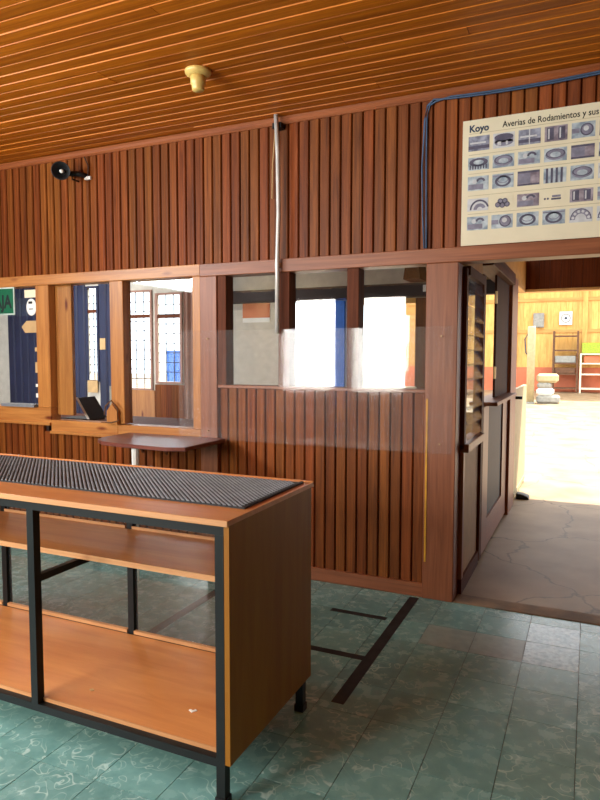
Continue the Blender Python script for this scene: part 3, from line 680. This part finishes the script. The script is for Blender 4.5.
for ri, (zt, zb) in enumerate(rows):
    for ci, (xa, xb) in enumerate(cols):
        kd = kinds[ri][ci]; cx, cz = (xa+xb)/2, (zt+zb)/2; hw, hh = (xb-xa)/2, (zt-zb)/2
        pc = B(xa, xb, -0.0012, 0.0, zb, zt).build('picture_print', bgs[kd], po)
        y0, y1 = -0.0022, -0.0012
        s1, s2, s3 = MB(), MB(), MB()
        if kd in ('a', 'a2'):
            s1.box(xa, xb, y0, y1, cz-hh*.75, cz-hh*.3); s3.box(xa+.01, xb-.02, y0, y1, cz-hh*.05, cz+hh*.18)
            if kd == 'a2': s3.box(cx-.003, cx+.003, y0-.0003, y0, zb, zt)
        elif kd == 'ring':
            s2.ring(cx, cz-.012, .052, .0, y0, y1, 0, 2*PI, 20, 1, .42); s2.box(cx-.052, cx+.052, y0, y1, cz-.012, cz+.018); s1.ring(cx, cz+.018, .054, .0, y0-.0005, y0, 0, 2*PI, 20, 1, .36)
            s3.box(cx-.035, cx-.015, y0-.0004, y0, cz-.028, cz-.006); s3.box(cx+.012, cx+.022, y0-.0004, y0, cz-.028, cz-.006)
        elif kd == 'rollers':
            s1.ring(cx, cz+.008, .054, .03, y0, y1, 0, 2*PI, 20, 1, .45)
            for q in range(7): s1.box(cx-.052+q*.0155, cx-.044+q*.0155, y0, y1, cz-.032, cz-.006)
        elif kd == 'oval':
            s2.ring(cx, cz, .054, .028, y0, y1, 0, 2*PI, 20, 1, .55); s1.ring(cx, cz+.006, .052, .044, y0-.0004, y0, 0, 2*PI, 20, 1, .5)
        elif kd in ('cup', 'ringc'):
            s1.ring(cx, cz-.002, .046, .032, y0, y1, 0, 2*PI, 20, 1, .7); s2.ring(cx, cz+.006, .032, .026, y0, y1, 0, 2*PI, 20, 1, .6)
            if kd == 'cup': s2.box(cx-.058, cx+.058, y0, y1, cz+hh*.62, cz+hh*.8)
        elif kd == 'pair':
            for q in (-.03, .03):
                s1.box(cx+q-.018, cx+q+.018, y0, y1, zb+.008, zt-.008); s3.box(cx+q-.012, cx+q-.004, y0-.0004, y0, zb+.014, zt-.014)
        elif kd == 'disc':
            s2.ring(cx+.018, cz, .034, .0, y0, y1); s1.ring(cx+.018, cz, .034, .027, y0-.0004, y0); s3.ring(cx+.014, cz+.006, .014, 0, y0-.0004, y0); s2.box(xa, cx-.02, y0, y1, cz-.016, cz+.01)
        elif kd == 'bar':
            s1.box(xa, xb, y0, y1, zt-.012, zt); s1.box(xa, xb, y0, y1, zb, zb+.010); s2.box(xa, cx+.01, y0, y1, zb+.012, zt-.014)
        elif kd == 'stripe':
            for q in range(4): s1.box(xa+.012+q*.026, xa+.024+q*.026, y0, y1, zb, zt)
        elif kd == 'arch':
            s1.ring(cx+.01, cz-.03, .056, .046, y0, y1, .25, PI, 16, 1, 1.05); s2.ring(cx+.012, cz-.03, .036, .016, y0, y1, .3, PI, 14)
        elif kd == 'cage':
            s2.ring(cx, cz-.026, .054, .030, y0, y1, 0, PI, 16, 1, 1.1)
            for q in range(6): s3.ring(cx+.042*math.cos(.25+q*.53), cz-.026+.046*math.sin(.25+q*.53), .008, 0, y0-.0004, y0, 0, 2*PI, 10)
            s1.ring(cx, cz-.026, .056, .052, y0-.0004, y0, 0, PI, 16, 1, 1.1)
        elif kd == 'balls':
            for q, e in ((-.026, -.012), (0, -.016), (.026, -.012), (-.012, .008), (.014, .008)): s2.ring(cx+q, cz+e, .016, 0, y0, y1, 0, 2*PI, 12); s1.ring(cx+q, cz+e, .016, .011, y0-.0004, y0, 0, 2*PI, 12)
        elif kd == 'dots':
            for q in (-.05, -.034): s1.ring(cx+q, cz-.004, .006, 0, y0, y1, 0, 2*PI, 10)
            s1.box(cx-.016, cx+.036, y0, y1, cz-.012, cz-.002); s2.box(cx-.012, cx+.034, y0, y1, cz+.002, cz+.014)
        else:
            s2.box(xa+.004, xb-.03, y0, y1, zb+.006, cz-.004); s1.ring(cx+.015, cz+.004, .028, .016, y0-.0004, y0, .3, 2.9, 12); s3.ring(cx-.02, cz+.012, .014, 0, y0-.0004, y0, 0, 2*PI, 10)
        for s_, mt in ((s1, 'pic_dark'), (s2, 'pic_mid'), (s3, 'pic_light')):
            if s_.v: s_.build('bearing_print', mt, pc)['kind'] = 'stuff'
for zl in (2.868, 2.745, 2.634, 2.505, 2.398): part('rule_print', 'poster_line', po, -0.70, 0.34, -0.0008, 0, zl, zl+0.003)

# ---- cashier sign and things around the windows
sg = thing('cashier_sign', 'green sign reading CAJA with pale border in the left window', 'sign', loc=(-4.66, -0.045, 1.89))
B(-0.13, 0.217, 0, 0.008, 0, 0.232).build('border', 'sign_border', sg); B(-0.12, 0.205, -0.002, 0, 0.012, 0.220).build('face', 'green', sg)
text('CAJA', 0.11, 0.285, 'ink', sg, 'lettering', (-0.095, -0.003, 0.060), 0.03)
tag(B(-4.395, -4.265, 0.020, 0.026, 2.035, 2.100).build('window_label', 'paper'), 'cream label stuck at the top of the left cashier window', 'label')
st_ = thing('round_sticker', 'white round sticker on the left cashier window', 'sticker', loc=(-4.325, 0.024, 1.955))
MB().ring(0, 0, 0.062, 0, 0, 0.004, 0, 2*PI, 24, .9, 1.15).build('disc', 'white', st_); MB().box(-0.03, 0.012, -0.002, 0, 0.028, 0.048).build('print', 'ink', st_); MB().box(-0.025, 0.02, -0.002, 0, -0.02, -0.012).build('print', 'ink_blue', st_)
fs = MB().prism([(-4.44, 1.79), (-4.40, 1.74), (-4.23, 1.74), (-4.23, 1.84), (-4.38, 1.84)], 'Y', 0.020, 0.026)
tag(fs.build('arrow_label', 'kraft'), 'tan pointed label on the left cashier window', 'label')
for k, (z, h, mt, lb) in enumerate([(1.58, 0.035, 'kraft', 'tan sticker on the left cashier window edge, uppermost of the row'), (1.40, 0.09, 'kraft', 'larger tan sticker in the middle of the row on the left window edge'), (1.28, 0.025, 'white', 'tiny white sticker above the lowest one on the left window edge'), (1.19, 0.035, 'white', 'lowest white sticker on the left cashier window edge')]):
    tag(B(-4.295, -4.235, 0.022, 0.026, z, z+h).build('sticker', mt), lb, 'sticker', 'stickers on the left window edge')
tag(B(-4.62, -4.235, -0.06, 0.028, 1.112, 1.136).build('counter_ledge', 'rubber'), 'purplish grey ledge on the left cashier sill', 'ledge')
# laptop-like tilted screen on desk inside
dk = thing('office_desk', 'brown desk inside behind the cashier windows', 'desk', loc=(-3.9, 0.5, 0))
B(-0.9, 1.2, -0.30, 0.30, 0.95, 0.98).build('desktop', 'brown_frame_h', dk)
for a in (-0.85, 1.1):
    for b in (-0.26, 0.22): B(a, a+0.05, b, b+0.05, 0, 0.95).build('leg', 'brown_frame_v', dk)
lt = thing('laptop', 'dark laptop with pale screen edge seen inside the middle window', 'laptop', loc=(-4.1, 0.36, 0.98))
B(-0.16, 0.16, -0.10, 0.10, 0, 0.018).build('base', 'black_rubber', lt)
MB().prism([(0.16, 0.018), (0.175, 0.018), (0.045, 0.20), (0.03, 0.20)], 'Y', -0.11, 0.11).build('screen', 'black_rubber', lt)
MB().prism([(0.155, 0.018), (0.18, 0.018), (0.05, 0.205), (0.025, 0.205)], 'Y', -0.114, -0.11).build('screen_edge', 'white', lt)
gs = tag(B(-3.56, -3.52, 0.09, 0.11, 0.98+0.032, 1.30).build('upright_strip', 'grey_box'), 'upright pale grey strip inside the middle cashier window', 'strip')
gs.location = (0, 0, 0)
hd = thing('wooden_caddy', 'small house shaped wooden caddy with dark cord at the window sill', 'caddy', loc=(-3.40, -0.055, 1.012))
MB().prism([(-0.05, 0), (0.05, 0), (0.05, 0.10), (0.0, 0.16), (-0.05, 0.10)], 'Y', -0.018, 0.018).build('block', 'pine_v', hd)
MB().tube([(-0.09, 0, 0.07), (-0.06, -0.02, 0.14), (0, -0.022, 0.185), (0.06, -0.022, 0.12), (0.07, -0.022, 0.03), (0.0, -0.024, 0.012), (-0.10, -0.022, 0.01)], 0.006, 6).build('cord', 'rust', hd)
tag(B(-1.50, -1.40, OY-0.112, OY-0.104, 2.17, 2.235).build('beam_label', 'white'), 'white label on the dark office beam above the right opening', 'label')

# ================================================================== WORKSHOP THINGS
rl = thing('tall_roll', 'tall cream roll standing on end in the sunlit workshop', 'roll', loc=(-1.75, 18, 0))
o = lathe([(0.12, 0.04), (0.125, 2.45), (0.11, 2.5)], 14).build('roll', 'cream_paint', rl, smooth=True); lathe([(0.14, 0), (0.14, 0.06)], 14).build('base', 'grey_box', rl)
def sack(name, label, x0, x1, z0, z1, mt, y=18.1, dy=0.5):
    t = tag(B(x0, x1, y, y+dy, z0, z1).build(name, mt, bevel=min(0.07, (z1-z0)*.3)), label, 'bundle', 'bundles stacked beside the tall roll'); return t
sack('bundle', 'cream bundle on top of the pile beside the tall roll', -1.58, -0.92, 0.68, 0.97, 'cream_paint')
sack('bundle', 'second pale bundle from the top of the pile beside the tall roll', -1.56, -1.12, 0.50, 0.68, 'grey_box')
sack('bundle', 'third pale bundle from the top of the pile beside the tall roll', -1.58, -1.05, 0.28, 0.50, 'white')
sack('bundle', 'lowest wide bundle of the pile beside the tall roll', -1.58, -0.86, 0.0, 0.28, 'grey_box')
eb = thing('electrical_box', 'grey electrical box on the far yellow workshop wall', 'box', loc=(-2.10, FY-0.10, 2.78))
B(-0.22, 0.22, -0.16, 0.01, 0, 0.62).build('body', 'grey_box', eb, bevel=0.02); B(-0.19, 0.19, -0.18, -0.16, 0.04, 0.58).build('door', 'grey_box', eb)
MB().tube([(-0.3, -0.02, 0.0), (-0.55, -0.02, -0.5), (-0.5, -0.02, -1.1), (-0.3, -0.02, -1.3)], 0.03, 6).build('cable', 'iron', eb)
fb = thing('wall_fan', 'white framed fan box on the far workshop wall', 'fan', loc=(-1.01, FY-0.10, 3.16))
B(-0.25, 0.25, -0.08, 0.01, -0.28, 0.28).build('frame', 'white', fb); MB().ring(0, 0, 0.2, 0.15, -0.10, -0.08).build('grille_ring', 'grey_box', fb); MB().ring(0, 0, 0.06, 0, -0.11, -0.08).build('hub', 'iron', fb)
def rack(name, label, x0, x1, z1, mt, levels, fills):
    t = thing(name, label, 'rack', loc=((x0+x1)/2, FY-0.55, 0)); w_ = (x1-x0)/2
    for a in (-w_, w_-0.07):
        for b in (-0.25, 0.18): B(a, a+0.07, b, b+0.07, 0, z1).build('post', mt, t)
    for z in levels: B(-w_+.07, w_-.07, -0.25, 0.25, z, z+0.06).build('shelf', mt, t)
    return t
rack('shelf_rack', 'rust brown metal shelf rack against the far wall', -1.47, -0.46, 2.60, 'rust', (0.15, 0.75, 1.2, 1.75, 2.35), 0)
rack('shelf_rack', 'cream metal shelf rack with colourful box at the right edge', -0.40, 0.75, 1.655, 'cream', (0.15, 0.75, 1.2, 1.595), 0)
tag(B(-0.34, 0.62, FY-0.75, FY-0.35, 1.661, 2.10).build('colourful_box', 'leaf_green', bevel=0.02), 'green and yellow box on top of the cream rack', 'box')
tag(B(-0.25, 0.35, FY-0.72, FY-0.35, 1.261, 1.55).build('red_box', 'red_paint', bevel=0.02), 'red box on the upper shelf of the cream rack', 'box')
tag(B(-1.38, -0.56, FY-0.75, FY-0.35, 1.261, 1.55).build('grey_crate', 'grey_box', bevel=0.02), 'grey crate on the middle shelf of the rust rack', 'crate')
tag(B(-1.38, -0.56, FY-0.75, FY-0.35, 0.811, 1.05).build('dark_crate', 'rust', bevel=0.02), 'dark crate on the lower shelf of the rust rack', 'crate')
